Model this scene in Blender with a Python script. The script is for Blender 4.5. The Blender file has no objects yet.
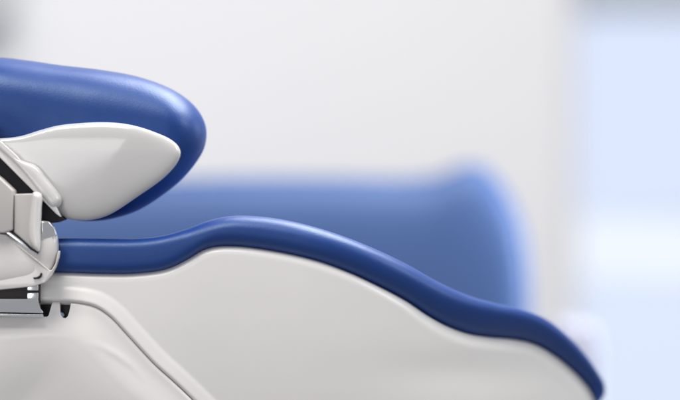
import bpy, bmesh, math
import numpy as np
from mathutils import Vector

S = bpy.context.scene
COL = S.collection
D = 3.0            # metres from the camera to the plane in focus, where 1 mm is one pixel of the photograph

# ------------------------------------------------------------------ helpers
def P(px, py, y=0.0):
    k = (D + y) / D / 1000.0
    return ((px - 340.0) * k, y, (200.0 - py) * k)

def catmull(pts, n, closed=False):
    p = np.array(pts, float)
    if closed:
        q = np.vstack([p[-1], p, p[0], p[1]])
    else:
        q = np.vstack([2 * p[0] - p[1], p, 2 * p[-1] - p[-2]])
    out = []
    for i in range(1, len(q) - 2):
        p0, p1, p2, p3 = q[i - 1], q[i], q[i + 1], q[i + 2]
        d1 = max(np.linalg.norm(p1 - p0), 1e-6) ** .5
        d2 = max(np.linalg.norm(p2 - p1), 1e-6) ** .5
        d3 = max(np.linalg.norm(p3 - p2), 1e-6) ** .5
        m1 = (p1 - p0) / d1 - (p2 - p0) / (d1 + d2) + (p2 - p1) / d2
        m2 = (p2 - p1) / d2 - (p3 - p1) / (d2 + d3) + (p3 - p2) / d3
        m1 *= d2; m2 *= d2
        for t in np.linspace(0, 1, 24, endpoint=False):
            t2, t3 = t * t, t * t * t
            out.append((2*t3 - 3*t2 + 1) * p1 + (t3 - 2*t2 + t) * m1 + (-2*t3 + 3*t2) * p2 + (t3 - t2) * m2)
    if not closed: out.append(p[-1])
    out = np.array(out)
    if closed: out = np.vstack([out, out[0]])
    s = np.concatenate([[0], np.cumsum(np.linalg.norm(np.diff(out, axis=0), axis=1))])
    k = np.linspace(0, s[-1], n + 1 if closed else n)
    r = np.stack([np.interp(k, s, out[:, j]) for j in range(p.shape[1])], 1)
    return r[:-1] if closed else r

def smooth1d(a, it):
    a = a.copy()
    for _ in range(it):
        a[1:-1] = .25 * a[:-2] + .5 * a[1:-1] + .25 * a[2:]
    return a

def poly_dist(pts, x, y):
    """signed distance of arrays x,y to an open polyline; positive on its left-hand (upper right) side"""
    best = np.full(x.shape, 1e9); sign = np.ones(x.shape)
    for (ax, ay), (bx, by) in zip(pts[:-1], pts[1:]):
        dx, dy = bx - ax, by - ay
        t = np.clip(((x - ax) * dx + (y - ay) * dy) / (dx*dx + dy*dy), 0, 1)
        qx, qy = x - (ax + t*dx), y - (ay + t*dy)
        d = np.hypot(qx, qy)
        m = d < best - 1e-9
        best[m] = d[m]
        sign[m] = np.sign(dy * qx - dx * qy)[m]
    return best * sign

def sstep(a, b, x):
    t = np.clip((x - a) / (b - a), 0, 1)
    return t * t * (3 - 2 * t)

def link(name, me, mat, parent=None):
    o = bpy.data.objects.new(name, me)
    COL.objects.link(o)
    if mat: me.materials.append(mat)
    if parent:
        o.parent = parent
    return o

def finish(me, angle=35):
    bm = bmesh.new(); bm.from_mesh(me)
    bmesh.ops.recalc_face_normals(bm, faces=bm.faces)
    bm.to_mesh(me); bm.free()
    for p in me.polygons: p.use_smooth = True
    me.set_sharp_from_angle(angle=math.radians(angle))
    me.update()

def mesh_from(verts, faces, angle=35, name='m'):
    me = bpy.data.meshes.new(name)
    me.from_pydata([tuple(map(float, v)) for v in verts], [], faces)
    finish(me, angle)
    return me

def loft(rings, close_ring=True, cap=True, angle=60):
    """rings: list of equal-length point lists"""
    n = len(rings[0]); V = [p for r in rings for p in r]; F = []
    for i in range(len(rings) - 1):
        for j in range(n if close_ring else n - 1):
            a, b = i*n + j, i*n + (j+1) % n
            F.append((a, b, b + n, a + n))
    if cap:
        F.append(tuple(range(n))[::-1]); F.append(tuple(range((len(rings)-1)*n, len(rings)*n)))
    return mesh_from(V, F, angle)

def bake(o):
    """apply the modifiers of o into a fresh mesh"""
    dg = bpy.context.evaluated_depsgraph_get(); dg.update()
    me = bpy.data.meshes.new_from_object(o.evaluated_get(dg))
    o.modifiers.clear(); o.data = me
    return o

def prism(poly, y0, y1, bevel=0.0, seg=3, smooth_n=None, tilt=None):
    """closed outline in photo millimetres, front at y0 and back at y1; tilt(px,py)->extra depth of the front"""
    if smooth_n: poly = [tuple(q) for q in catmull(poly, smooth_n, True)]
    n = len(poly); V = []
    for px, py in poly:
        x, _, z = P(px, py, y0); V.append((x, y0 + (tilt(px, py) if tilt else 0), z))
    for px, py in poly:
        x, _, z = P(px, py, y0); V.append((x, y1, z))
    F = [tuple(range(n)), tuple(range(n, 2*n))[::-1]] + [(i, (i+1) % n, (i+1) % n + n, i + n) for i in range(n)]
    me = bpy.data.meshes.new('m'); me.from_pydata(V, [], F)
    bm = bmesh.new(); bm.from_mesh(me)
    bmesh.ops.recalc_face_normals(bm, faces=bm.faces)
    if bevel > 0:
        ed = [e for e in bm.edges if len(e.link_faces) == 2 and e.calc_face_angle(0) > math.radians(28)]
        bmesh.ops.bevel(bm, geom=ed, offset=bevel, offset_type='OFFSET', segments=seg, profile=.5, affect='EDGES', clamp_overlap=True)
    bm.to_mesh(me); bm.free()
    finish(me, 35)
    return me

def puff(outline, skel, n, y_crown, thick, power, y_back, levels=26, back_round=True, umax=.997, shape=None):
    """rounded body: the outline pulled towards a skeleton line while it comes forward"""
    o = catmull(outline, n, True)
    sk = np.array(skel, float)
    tgt = np.zeros_like(o)
    for i, q in enumerate(o):
        best = 1e9
        for a, b in zip(sk[:-1], sk[1:]):
            d = b - a; t = np.clip(np.dot(q - a, d) / np.dot(d, d), 0, 1)
            c = a + t*d; e = np.linalg.norm(q - c)
            if e < best: best, tgt[i] = e, c
    for _ in range(30):
        tgt = .25*np.roll(tgt, 1, 0) + .5*tgt + .25*np.roll(tgt, -1, 0)
    ye = y_crown + thick
    rings = []
    def ring(u, y):
        q = o + (tgt - o) * u
        r = []
        for k, (px, py) in enumerate(q):
            x, _, z = P(px, py, ye)
            yy = y + (shape(px, py) if shape else 0)
            r.append((x, yy, z))
        return r
    us = [umax * (k / levels) ** 1.9 for k in range(levels + 1)]
    prof = lambda u: 1 - (1 - min(u, 1)) ** power
    front = [(u, ye - thick * prof(u) ** (1/power)) for u in us]
    for u, y in reversed(front): rings.append(ring(u, y))
    tb = y_back - ye
    for u, y in front:
        h = prof(u) ** (1/power)
        rings.append(ring(u, ye + .0005 + tb * (h if back_round else min(1, h*1.0))))
    return loft(rings, True, True, 50)

# ------------------------------------------------------------------ materials
def mat(name, base, rough=.5, spec=.5, metal=0, coat=0, bump=0, bscale=400, bdetail=3, var=0, vscale=6, sheen=0, rvar=0, lump=0, tint=None, emit=None, estr=0):
    m = bpy.data.materials.new(name); m.use_nodes = True
    nt = m.node_tree; b = nt.nodes['Principled BSDF']
    b.inputs['Base Color'].default_value = (*base, 1)
    b.inputs['Roughness'].default_value = rough
    b.inputs['Specular IOR Level'].default_value = spec
    if tint: b.inputs['Specular Tint'].default_value = (*tint, 1)
    b.inputs['Metallic'].default_value = metal
    b.inputs['Coat Weight'].default_value = coat
    b.inputs['Coat Roughness'].default_value = .12
    b.inputs['Sheen Weight'].default_value = sheen
    tc = nt.nodes.new('ShaderNodeTexCoord')
    if emit:
        b.inputs['Emission Color'].default_value = (*emit, 1); b.inputs['Emission Strength'].default_value = estr
    if var:
        n = nt.nodes.new('ShaderNodeTexNoise'); n.inputs['Scale'].default_value = vscale; n.inputs['Detail'].default_value = 4
        nt.links.new(tc.outputs['Object'], n.inputs['Vector'])
        mx = nt.nodes.new('ShaderNodeMix'); mx.data_type = 'RGBA'
        mx.inputs['A'].default_value = (*[c*(1-var) for c in base], 1)
        mx.inputs['B'].default_value = (*[min(1, c*(1+var)) for c in base], 1)
        nt.links.new(n.outputs['Fac'], mx.inputs['Factor']); nt.links.new(mx.outputs['Result'], b.inputs['Base Color'])
    if rvar:
        n = nt.nodes.new('ShaderNodeTexNoise'); n.inputs['Scale'].default_value = 90; n.inputs['Detail'].default_value = 5
        nt.links.new(tc.outputs['Object'], n.inputs['Vector'])
        r = nt.nodes.new('ShaderNodeMapRange')
        r.inputs['To Min'].default_value = rough - rvar; r.inputs['To Max'].default_value = rough + rvar
        nt.links.new(n.outputs['Fac'], r.inputs['Value']); nt.links.new(r.outputs['Result'], b.inputs['Roughness'])
    if bump:
        n = nt.nodes.new('ShaderNodeTexNoise'); n.inputs['Scale'].default_value = bscale; n.inputs['Detail'].default_value = bdetail
        nt.links.new(tc.outputs['Object'], n.inputs['Vector'])
        bp = nt.nodes.new('ShaderNodeBump'); bp.inputs['Strength'].default_value = bump; bp.inputs['Distance'].default_value = .0006
        nt.links.new(n.outputs['Fac'], bp.inputs['Height']); nt.links.new(bp.outputs['Normal'], b.inputs['Normal'])
        if lump:
            n2 = nt.nodes.new('ShaderNodeTexNoise'); n2.inputs['Scale'].default_value = 11; n2.inputs['Detail'].default_value = 1.5
            nt.links.new(tc.outputs['Object'], n2.inputs['Vector'])
            b2 = nt.nodes.new('ShaderNodeBump'); b2.inputs['Strength'].default_value = lump; b2.inputs['Distance'].default_value = .006
            nt.links.new(n2.outputs['Fac'], b2.inputs['Height']); nt.links.new(b2.outputs['Normal'], bp.inputs['Normal'])
    return m

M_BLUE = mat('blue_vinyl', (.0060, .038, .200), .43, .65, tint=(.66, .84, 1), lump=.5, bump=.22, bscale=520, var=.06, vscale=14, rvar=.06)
M_BLUE_FAR = mat('blue_vinyl_hazed', (.048, .092, .232), .5, .4, tint=(.75, .85, 1), bump=.2, bscale=400, var=.05)  # paler than the near vinyl: backlight haze mixed into the colour
M_SHELL = mat('cream_plastic', (.78, .763, .742), .30, .5, lump=.25, bump=.06, bscale=900, var=.015, vscale=5, rvar=.04)
M_COVER = mat('cream_plastic_cover', (.79, .768, .75), .22, .5, lump=.25, bump=.05, bscale=900, var=.015, vscale=7, rvar=.04)
M_ARM = mat('glossy_grey_plastic', (.58, .57, .565), .10, .6, bump=.03, bscale=500, var=.02, vscale=9, rvar=.03)
M_HOUSE = mat('light_plastic', (.70, .68, .66), .17, .6, bump=.04, bscale=700, var=.03, vscale=20, rvar=.04)
M_BRACKET = mat('taupe_plastic', (.50, .475, .46), .33, .45, bump=.05, bscale=800, var=.03, vscale=20)
M_CHROME = mat('brushed_metal', (.86, .87, .90), .20, .5, metal=1, bump=.08, bscale=300, rvar=.06)
M_SCREW = mat('screw_metal', (.40, .50, .75), .25, .5, metal=1)
M_DARK = mat('gap_black', (.012, .012, .018), .5, .3)  # near-black for slots and gaps, their shade put into the colour
M_RAILDARK = mat('gap_grey', (.07, .062, .06), .5, .3)  # shade of the gap above the rail, given as a colour
M_WALL = mat('white_paint', (.80, .80, .81), .85, .2, bump=.1, bscale=60, var=.015, vscale=1.5)
M_FRAME = mat('white_frame', (.78, .78, .80), .4, .4)
M_BLIND = mat('grey_blind', (.50, .55, .62), .7, .3)
M_PANE = mat('frosted_pane', (.10, .11, .13), .5, .3, emit=(.66, .74, .93), estr=.93)
M_BRIGHT = mat('bright_pane', (.10, .11, .13), .5, .3, emit=(.84, .90, 1.0), estr=.93)
M_LOWER = mat('frosted_pane_lower', (.10, .11, .13), .5, .3, emit=(.68, .76, .93), estr=.94)
M_GREYBOX = mat('pale_grey_plastic', (.42, .43, .53), .6, .3)
M_FIXT = mat('grey_fixture', (.50, .51, .52), .5, .4)

def tag(o, label=None, cat=None, kind=None):
    if label: o['label'] = label
    if cat: o['category'] = cat
    if kind: o['kind'] = kind
    return o

# ------------------------------------------------------------------ the dental chair
chair = bpy.data.objects.new('dental_chair', None); COL.objects.link(chair)
tag(chair, 'dental chair in sharp focus with blue padding, cream side shell and blue armrest', 'dental chair')

TOP = [(-140,238),(-60,238),(20,238),(60,238),(100,238.6),(140,238.4),(165,235),(187,228.5),(210,220),(231,216),(259,216.6),(289,221),(318,228.2),
       (348,238.2),(377,250),(406,264),(440,283),(468,295.6),(496,303.8),(525,310.6),(546,319),(566,333.4),(587,355.4),(600,374),(605.5,385),(605,395),(600,402)]
BOT = [(-140,272),(-60,272),(20,272),(57,272.8),(99,274.2),(134,274),(166.5,269.5),(187,260.2),(203,251),(216.5,247.6),(236,247.2),(259,249.6),(289,254.8),(318,262),
       (348,273),(377,286.6),(406,302),(428,317),(448,328),(469,335.6),(490,339),(512,341),(534,345.8),(556,358),(577,375.4),(590,390),(597,402)]

def depth_along(px):
    px = np.asarray(px, float)
    return .21 * np.clip((px - 300) / 300, 0, 2) ** 2 - .0

NS = 300
T = catmull(TOP, NS)
B0 = catmull(BOT, 1200)
# pair every point of the upper line with the nearest sensible point of the lower one
B = catmull(BOT, NS)
W = .46
rings = []
NA = 14
for i in range(NS):
    t, b = T[i], B[i]
    y0 = float(depth_along((t[0] + b[0]) / 2)) - .006
    tw, bw = Vector(P(t[0], t[1], y0)), Vector(P(b[0], b[1], y0))
    c, h = (tw + bw) / 2, (tw - bw) / 2
    hl = h.length
    bd = min(.020, hl * 1.15)
    pp = .62 + .33 * float(sstep(165, 225, t[0]))
    endf = min(1.0, (NS - 1 - i) / 14) ** .5
    r = []
    for k in range(-NA, NA + 1):                     # front roll, lower to upper
        a = k / NA * math.pi / 2
        sv = math.copysign(abs(math.sin(a)) ** pp, a)
        p = c + h * sv; r.append((p.x, y0 + bd * (1 - math.cos(a) ** pp), p.z))
    L = W - 2 * bd
    for k in range(1, 12):                           # the lying surface, hollow in the middle
        f = k / 12; p = c + h
        r.append((p.x, y0 + bd + L * f, p.z - .022 * math.sin(math.pi * f) ** 1.3 * endf))
    for k in range(NA, -NA - 1, -1):
        a = k / NA * math.pi / 2
        sv = math.copysign(abs(math.sin(a)) ** pp, a)
        p = c + h * sv; r.append((p.x, y0 + W - bd * (1 - math.cos(a) ** pp), p.z))
    for k in range(1, 6):
        f = k / 6; p = c - h
        r.append((p.x, y0 + W - bd - L * f, p.z - .002))
    # the pad falls away slightly towards its far side
    zt = (c + h).z
    def fall(q):
        f = max(0.0, min(1.0, (q[1] - y0 - bd) / L))
        return (q[0], q[1], q[2] - f * (W / D * 1.25 * max(0.0, -zt) + .008))
    r = [fall(q) for q in r]
    rings.append(r)
link('seat_cushion', loft(rings, True, True, 60), M_BLUE, chair)

# seam between shell and side cover
SEAM = [(-160,300.4),(-60,300.4),(20,300.4),(60,300.6),(78,301.8),(96,306),(111,316),(126,332),(141,348.6),(156,364.6),(174,381),(192,398.5),(225,432),(270,480),(300,520)]
SEAMC = catmull(SEAM, 160)

# side shell: closed ring per column
BX = BOT[:-1] + [(600,405),(607,418),(611,440)]
SB = catmull(BX, 800)
SB[:, 1] -= 1.2
ang = np.gradient(SB[:, 1]) / np.maximum(np.gradient(SB[:, 0]), 1e-3)
cosv = 1 / np.sqrt(1 + ang ** 2)
cosv = smooth1d(cosv, 20)
RR = 9.0
d_steps = np.concatenate([RR * (np.linspace(0, 1, 12) ** 2), RR + np.linspace(1.2, 150, 130), RR + np.linspace(160, 300, 16)])
gx = np.repeat(SB[:, :1], len(d_steps), 1)
RS = (1 + .45 * sstep(360, 470, SB[:, 0]))[:, None]
DS = d_steps[None, :] * RS
tt = DS / np.where(d_steps[None, :] <= RR, cosv[:, None], 1) + np.where(d_steps[None, :] > RR, RS * (RR / cosv[:, None] - RR), 0)
gy = SB[:, 1:2] + tt
rim = np.where(d_steps < RR, RR - np.sqrt(np.maximum(RR*RR - (RR - d_steps) ** 2, 0)), 0) / 1000.0
sd = poly_dist(SEAMC, gx.ravel(), gy.ravel()).reshape(gx.shape)
lip = .0046 * (1 - np.clip((sd - 2) / 13, 0, 1)) + .0008 * sstep(0, 3, sd) * (1 - sstep(10, 17, sd))
lip = lip - .0050 * sstep(.7, -1.3, sd) - .011 * sstep(-1.3, -6, sd)
Y = depth_along(gx) * 1.0 + rim[None, :] * RS - lip + .035 * (np.maximum(tt, 0) / 300) ** 2 + .003*np.exp(-((gx-330)/160)**2) * 0
# faint hollow low on the right part of the shell
Y += .0025 * np.exp(-((gx - 470) / 90) ** 2 - ((gy - 372) / 22) ** 2)
rings = []
for i in range(len(SB)):
    yb = float(depth_along(SB[i, 0]))
    r = []
    for j in range(len(d_steps) - 1, -1, -1):
        x, _, z = P(gx[i, j], gy[i, j], yb); r.append((x, Y[i, j], z))
    x, _, z = P(SB[i, 0], SB[i, 1], yb)
    dz = W / D * 1.25 * max(0.0, -z) + .008
    r.append((x, yb + .03, z + .0004 - dz * .05)); r.append((x, yb + W - .03, z - dz))
    r.append((x, yb + W - RR/1000, z - dz)); r.append((x, yb + W, z - RR/1000 - dz))
    xb, _, zb = P(gx[i, -1], gy[i, -1], yb)
    r.append((xb, yb + W, zb))
    rings.append(r)
shell = link('side_shell', loft(rings, True, True, 70), M_SHELL, chair)

# side cover: starts just inside the seam
out = np.array([q for q in SEAMC if q[0] > -150])
nrm = np.stack([np.gradient(out[:, 1]), -np.gradient(out[:, 0])], 1); nrm /= np.linalg.norm(nrm, axis=1)[:, None]
edge = out - nrm * 1.2                              # pulled inwards from the seam
tail = np.array([(290, 560), (150, 565), (0, 565), (-145, 565), (-148, 480), (-148, 400), (-148, 330)], float)
edge = np.vstack([edge, tail])
cen = np.array([-30.0, 470.0])
dist = [0, .3, .8, 1.5, 2.4, 3.4, 4.6, 6, 7.2] + [8.5 + 1.6*k for k in range(50)] + [92, 98, 106, 115, 135]
streak_ridge = np.array([(88,342),(103,346.5),(118,355),(134,367),(146,381)], float)  # ridge added to the cover to draw a faint highlight streak
rr = []
for dd in dist:
    row = []
    for q in edge:
        v = cen - q; L = np.linalg.norm(v); f = min(dd / L * 1.35 if dd > 6 else dd / L * (1 + .35*dd/6), .96)
        p = q + v * f
        R2 = 3.4
        e = (R2 - math.sqrt(max(R2*R2 - (R2 - min(dd, R2)) ** 2, 0))) / 1000
        g = -.0030 + e - .0075 * float(sstep(3, 30, dd)) + .012 * float(sstep(34, 110, dd))
        cd_ = float(poly_dist(streak_ridge, np.array([p[0]]), np.array([p[1]]))[0])
        g += -.0012 * math.exp(-(cd_ / 3.2) ** 2) * math.exp(-((p[0] - 118) / 20) ** 2)
        x, _, z = P(p[0], p[1], 0)
        row.append((x, g + .035 * max((p[1]-290)/300, 0) ** 2, z))
    rr.append(row)
back = [[(x, .0065 + .035 * max(-(z*1000 - 200) - 290 + 0, 0) * 0, z) for (x, y, z) in rr[0]]]
n = len(edge); V = [p for r in rr[::-1] for p in r] + back[0]
F = []
m = len(rr)
for i in range(m):
    for j in range(n):
        a, b_ = i*n + j, i*n + (j+1) % n
        F.append((a, b_, b_ + n, a + n))
F.append(tuple(range(n))); F.append(tuple(range(m*n, m*n + n)))
# back plane must lie behind everything
V = [tuple(v) for v in V]
V[m*n:] = [(x, .012 + .035 * max(((200 - z*1000) - 290)/300, 0) ** 2, z) for (x, y, z) in back[0]]
cover = link('side_cover', mesh_from(V, F, 50), M_COVER, chair)

def cut(o, cutters):
    cs = []
    for me in cutters:
        c = bpy.data.objects.new('cutter', me); COL.objects.link(c); cs.append(c)
        mo = o.modifiers.new('b', 'BOOLEAN'); mo.operation = 'DIFFERENCE'; mo.solver = 'EXACT'; mo.object = c
    bake(o)
    for c in cs:
        bpy.data.objects.remove(c, do_unlink=True)
    for p in o.data.polygons: p.use_smooth = True
    o.data.set_sharp_from_angle(angle=math.radians(40))

cut(cover, [prism([(-200,288),(50.2,288),(48.6,301),(44.2,316.8),(42.5,318.6),(-200,318.6)], -.05, .05),
            prism([(54.8,288),(55.2,304),(55.6,313),(56.6,317),(58.8,319.8),(61.4,320),(63.6,318),(65,313.4),(66.4,306),(67.4,300),(67.8,288)], -.05, .05)])
link('slot_shade_plate', prism([(-150,299.9),(72,299.9),(72,324),(-150,324)], .0085, .0115, .0), M_DARK, cover)  # black plate added behind the slots to darken the recess

sc = bmesh.new()
bmesh.ops.create_uvsphere(sc, u_segments=24, v_segments=12, radius=.0042)
for v in sc.verts: v.co.x *= 1.05; v.co.z *= .7; v.co.y *= .7
me = bpy.data.meshes.new('m'); sc.to_mesh(me); sc.free()
for p in me.polygons: p.use_smooth = True
s_ = link('screw', me, M_SCREW, cover); s_.location = P(60.4, 314.6, .0045)

# ---------------- rail under the hinge
def box_px(x0, y0, x1, y1, f, b, bev=.0006):
    return prism([(x0, y0), (x1, y0), (x1, y1), (x0, y1)], f, b, bev)
link('rail_gap_fill', box_px(-150, 283, 40, 303, -.0105, .004, .0004), M_RAILDARK, chair)  # dark box filling the gap, its shade put into the colour
rail = link('metal_rail', prism([(-150,298.5),(37.6,298.8),(38.4,303),(40.2,309),(42.6,312),(42.6,313.3),(-150,309.8)], -.020, -.004, .0010,
            tilt=lambda x, y: .004 * (y - 298) / 15), M_CHROME, chair)
link('rail_end', prism([(27,286),(29,284.6),(36.6,284.2),(38,285.4),(38,290.6),(27,290.6)], -.020, -.004, .0008), M_CHROME, rail)
link('rail_end', prism([(27,292.6),(38,292.6),(38,299.2),(27,299.2)], -.020, -.004, .0008), M_CHROME, rail)
link('rail_slit', box_px(28, 290.2, 37, 293, -.0172, -.006, 0), M_DARK, rail)  # black bar filling the slit in place of its shade
link('rail_foot', prism([(-150,311.2),(42.8,314.2),(43.2,317.0),(-150,314.8)], -.0175, -.004, .0006), M_CHROME, rail)

# ---------------- armrest hinge housing
HO = [(-150,236),(-60,234),(0,231),(20,226),(40,220.5),(50,222.4),(54.6,229),(57.6,238),(58.4,247),(57.6,256),(54.4,266),(50,274.5),(44,281.6),(34,285.4),(18,287.2),(0,289),(-60,291),(-150,291)]
housing = link('hinge_housing', puff(HO, [(-140,262),(-20,260),(30,255),(38,248)], 220, -.040, .020, 3.2, .000, levels=22, umax=.997), M_HOUSE, chair)
# lower lid of the housing, below the diagonal joint
LID = [(-150,229),(0,233.6),(6,235),(12,239.5),(34,257.5),(49.6,270.6),(51.2,270.0),(54.6,264),(57.2,251),(58.9,251),(58.3,257),(55.2,267),(50.8,275.4),(44.4,282.4),(34,286.2),(18,288),(0,289.8),(-150,292)]
link('housing_lid', prism(LID, -.0425, -.022, .0026, 5, tilt=lambda x, y: .0055*max(0,(y-262)/25)**2 + .010*max(0,(x-40)/18)**2), M_HOUSE, housing)
link('latch_slot', prism([(33,277.4),(36.6,277.2),(39.4,275.4),(40.6,272.8),(42,273.6),(41,277),(38.6,279),(33.6,279.4)], -.0429, -.038, 0, tilt=lambda x, y: .0055*max(0,(y-262)/25)**2), M_DARK, housing)  # dark inlay on the lid, coloured like the shade in a slot
# diagonal bright joint strip
link('joint_strip', prism([(3,230.6),(8,230.2),(37.6,251.6),(36.4,255.6)], -.0435, -.030, .0008), M_CHROME, housing)
link('joint_gap', prism([(11.5,230.0),(13.6,229.4),(38.6,252.0),(37.6,253.8),(30,249.4)], -.0440, -.030, 0), M_DARK, housing)  # raised black strip, shade of the joint put into its colour
# upright bracket with its rounded rib
br = link('armrest_bracket', prism([(14,194),(37,193.4),(37,246),(34,249.6),(14,232)], -.046, -.012, .0012, 3), M_BRACKET, chair)
link('bracket_plate', prism([(-150,120),(-40,148),(0,178.2),(13.2,190.6),(12.6,230),(4,233),(-150,231)], -.051, -.012, .0016, 3,
     tilt=lambda x, y: 0), M_BRACKET, br)
rib = puff([(33,192.6),(38.6,192.2),(41.4,194.8),(41.2,210),(40.6,228),(40.2,246),(38.6,251.8),(34.6,249),(29.8,241),(28.6,228),(30.2,212),(31.8,200)],
           [(37,197),(35.4,228),(37,246)], 90, -.053, .009, 2.0, -.02, levels=12, umax=.997)
link('bracket_rib', rib, M_HOUSE, br)
link('cap_reflection', prism([(41.4,221.4),(49,221.8),(53.6,227.4),(56.2,236),(41.8,240)], -.0412, -.028, .0012, 3, tilt=lambda x, y: .006*max(0,(x-42)/14)**2), M_CHROME, housing)  # bright metal piece added in place of a reflection on the housing

# ---------------- armrest
AO = [(-190,72),(-120,60),(-60,56.5),(0,57.6),(30,60.8),(60,65.2),(100,69.8),(135,76),(160,84),(180,94),(195,106.5),(204,121),(206.4,134),(203,150.5),(187,173.6),(167,191.6),(139,209.8),(116,217.8),(97,220.8),(76,219.6),(58,208),(34,182),(8,156),(-30,142),(-100,138),(-180,130),(-205,100)]
arm = link('armrest', puff(AO, [(-150,100),(0,100),(90,118),(140,124),(168,126)], 420, -.004, .052, 2.15, .125, levels=34, umax=.997), M_BLUE, chair)
AS = [(-180,146),(-100,141),(-40,139),(0,138.2),(20,136),(40,130),(58,125.4),(80,123),(105,122.2),(124,123.6),(140,127),(156,132.4),(170,138.8),(178,145.6),(180.6,152.6),(177,163),(164,177.6),(139,195.6),(109,214.6),(93,219.6),(78,220.4),(64,217.6),(54,208.6),(30,184.6),(2,157),(-40,152),(-110,158),(-180,160)]
soft = lambda d: (math.sqrt(d*d + 12) + d) / 2
shape = lambda x, y: .000055 * soft(((135 - x) * 93 + (125 - y) * 50) / 105.6 ) + .010 * max(0, (y - 150) / 70) ** 1.5 + .004 * ((x - 110) / 90) ** 2 * (1 if x > 110 else .2)  # bent along a diagonal so that the reflected light breaks there
ash = link('armrest_shell', puff(AS, [(-150,150),(10,147),(75,166),(115,162),(150,156)], 420, -.0165, .012, 4.5, .02, levels=30, umax=.997, shape=shape), M_ARM, arm)
# moulded rib with round end, running down the shell
link('shell_rib', puff([(-30,112),(14,157),(24,161),(37,166),(47,178),(58,191.5),(62,199),(60,206),(55,209.4),(50,207),(36,189),(18,166),(-36,118)],
     [(-25,118),(22,165),(53,200)], 160, -.0250, .012, 2.6, .0, levels=14, umax=.997), M_ARM, arm)
link('shell_ledge', prism([(-60,100),(-49,96),(16,155),(43,186.5),(55,204),(61,217.6),(56,214),(-2,156)], -.0225, .0, .0014, 3), M_ARM, arm)
link('dark_gap_plate', prism([(-120,60),(-60,94),(0,152),(30,183),(64,219.4),(56,222.4),(40,224),(0,196),(-120,150)], -.012, .03, .001), M_DARK, arm)  # made-up dark plate filling the dark gap under the armrest shell

# ------------------------------------------------------------------ the blurred chair behind
YB = 1.15
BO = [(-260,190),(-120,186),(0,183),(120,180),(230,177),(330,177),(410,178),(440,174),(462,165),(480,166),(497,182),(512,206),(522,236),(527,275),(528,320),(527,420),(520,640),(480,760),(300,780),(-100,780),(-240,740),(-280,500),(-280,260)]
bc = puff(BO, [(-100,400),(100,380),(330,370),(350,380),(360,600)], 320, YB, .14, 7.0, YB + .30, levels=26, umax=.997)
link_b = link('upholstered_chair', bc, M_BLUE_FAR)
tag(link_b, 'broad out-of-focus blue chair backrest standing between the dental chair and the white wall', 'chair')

# ------------------------------------------------------------------ wall, window, small blurred things
YW = 2.3
wall = link('wall', prism([(-1500,-1200),(566,-1200),(566,1500),(-1500,1500)], YW, YW + .15, .004), M_WALL); tag(wall, kind='structure')
win = bpy.data.objects.new('window', None); COL.objects.link(win)
tag(win, 'pale blue frosted window with a bright middle pane, blurred at the right behind the dental chair', 'window')
link('window_frame', prism([(566.5,-1200),(577,-1200),(577,1500),(566.5,1500)], YW + .02, YW + .14, .003), M_FRAME, win)
link('window_pane', prism([(577.5,16),(1100,16),(1100,214),(577.5,214)], YW + .08, YW + .09, 0), M_PANE, win)
link('window_pane', prism([(577.5,215),(1100,222),(1100,290),(577.5,280)], YW + .075, YW + .09, 0), M_BRIGHT, win)
link('window_pane', prism([(577.5,281),(1100,291),(1100,1500),(577.5,1500)], YW + .08, YW + .09, 0), M_LOWER, win)
link('roller_blind', prism([(577.5,-400),(1100,-400),(1100,14),(577.5,14)], YW + .06, YW + .08, .002), M_BLIND, win)
gb = link('equipment_box', prism([(556,322),(598,324),(602,350),(598,560),(552,560)], 1.0, 1.1, .012, 4), M_GREYBOX)
tag(gb, 'blurred pale grey box just beyond the right end of the blue seat cushion', 'box')
fx = link('wall_fixture', prism([(-120,-160),(6,-160),(10,0),(6,22),(-120,28)], YW - .12, YW - .003, .006), M_FIXT)
tag(fx, 'dark grey fixture, blurred, on the white wall at the upper left corner above the armrest', 'fixture')

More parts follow.
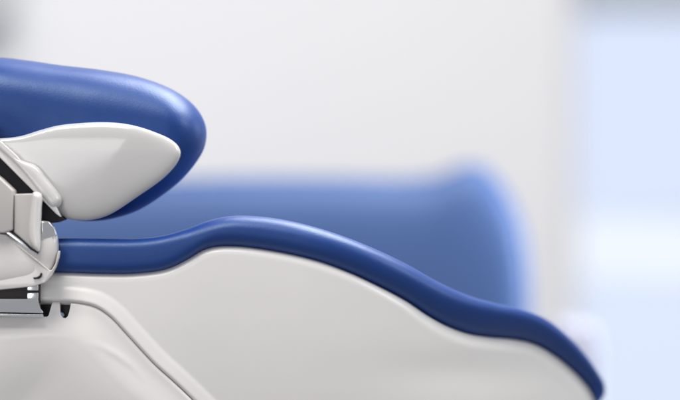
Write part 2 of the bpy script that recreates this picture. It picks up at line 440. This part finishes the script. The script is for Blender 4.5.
# ------------------------------------------------------------------ light
w = bpy.data.worlds.new('World'); S.world = w; w.use_nodes = True
bg = w.node_tree.nodes['Background']; bg.inputs[0].default_value = (.96, .965, 1, 1); bg.inputs[1].default_value = .345
def area(name, loc, target, sx, sy, power, color):
    l = bpy.data.lights.new(name, 'AREA'); l.shape = 'RECTANGLE'; l.size = sx; l.size_y = sy; l.energy = power; l.color = color
    o = bpy.data.objects.new(name, l); COL.objects.link(o); o.location = loc
    o.rotation_euler = (Vector(target) - Vector(loc)).to_track_quat('-Z', 'Y').to_euler()
    return o
area('ceiling_lamp', (.40, .42, 1.15), (.1, .12, 0), 1.1, .8, 37, (1, .985, .96))
wl = area('window_light', (1.8, 1.35, .3), (.25, 1.2, 0), .5, 1.1, 9.5, (.76, .87, 1)); wl.data.spread = math.radians(60)
area('wall_fill', (.15, 1.2, 1.9), (.1, 2.3, .1), 3.0, .6, 22.5, (1, .978, .968))  # added fill that brightens the wall, no fitting of the room
area('front_fill', (-.7, -1.3, 2.2), (-.1, 0, 0), 1.2, 1.2, 58, (1, .98, .955))  # added fill from the front for the pale shells
area('right_fill', (1.7, -.5, .9), (.25, .1, -.1), .7, .7, 11, (.93, .96, 1))  # added fill that lifts the right end of cushion and shell
sl = area('reflection_light', (-1.12, -3.1, -.05), (-.2, 0, 0), .8, 1.5, 13, (.99, .99, 1))  # added softbox, placed to be mirrored in the armrest shell
sl.rotation_euler.rotate_axis('Z', math.radians(-20))

# ------------------------------------------------------------------ camera
cd = bpy.data.cameras.new('Camera'); cam = bpy.data.objects.new('Camera', cd); COL.objects.link(cam)
cam.location = (0, -D, 0); cam.rotation_euler = (math.radians(90), 0, 0)
cd.sensor_width = 36; cd.lens = 36 * D / .68
cd.clip_end = 100
cd.dof.use_dof = True; cd.dof.focus_distance = D - .005
cd.dof.aperture_fstop = (cd.lens / 1000) / .115
S.camera = cam
S.render.engine = 'CYCLES'
S.view_settings.view_transform = 'Standard'; S.view_settings.look = 'None'
S.view_settings.exposure = 0; S.view_settings.gamma = 1
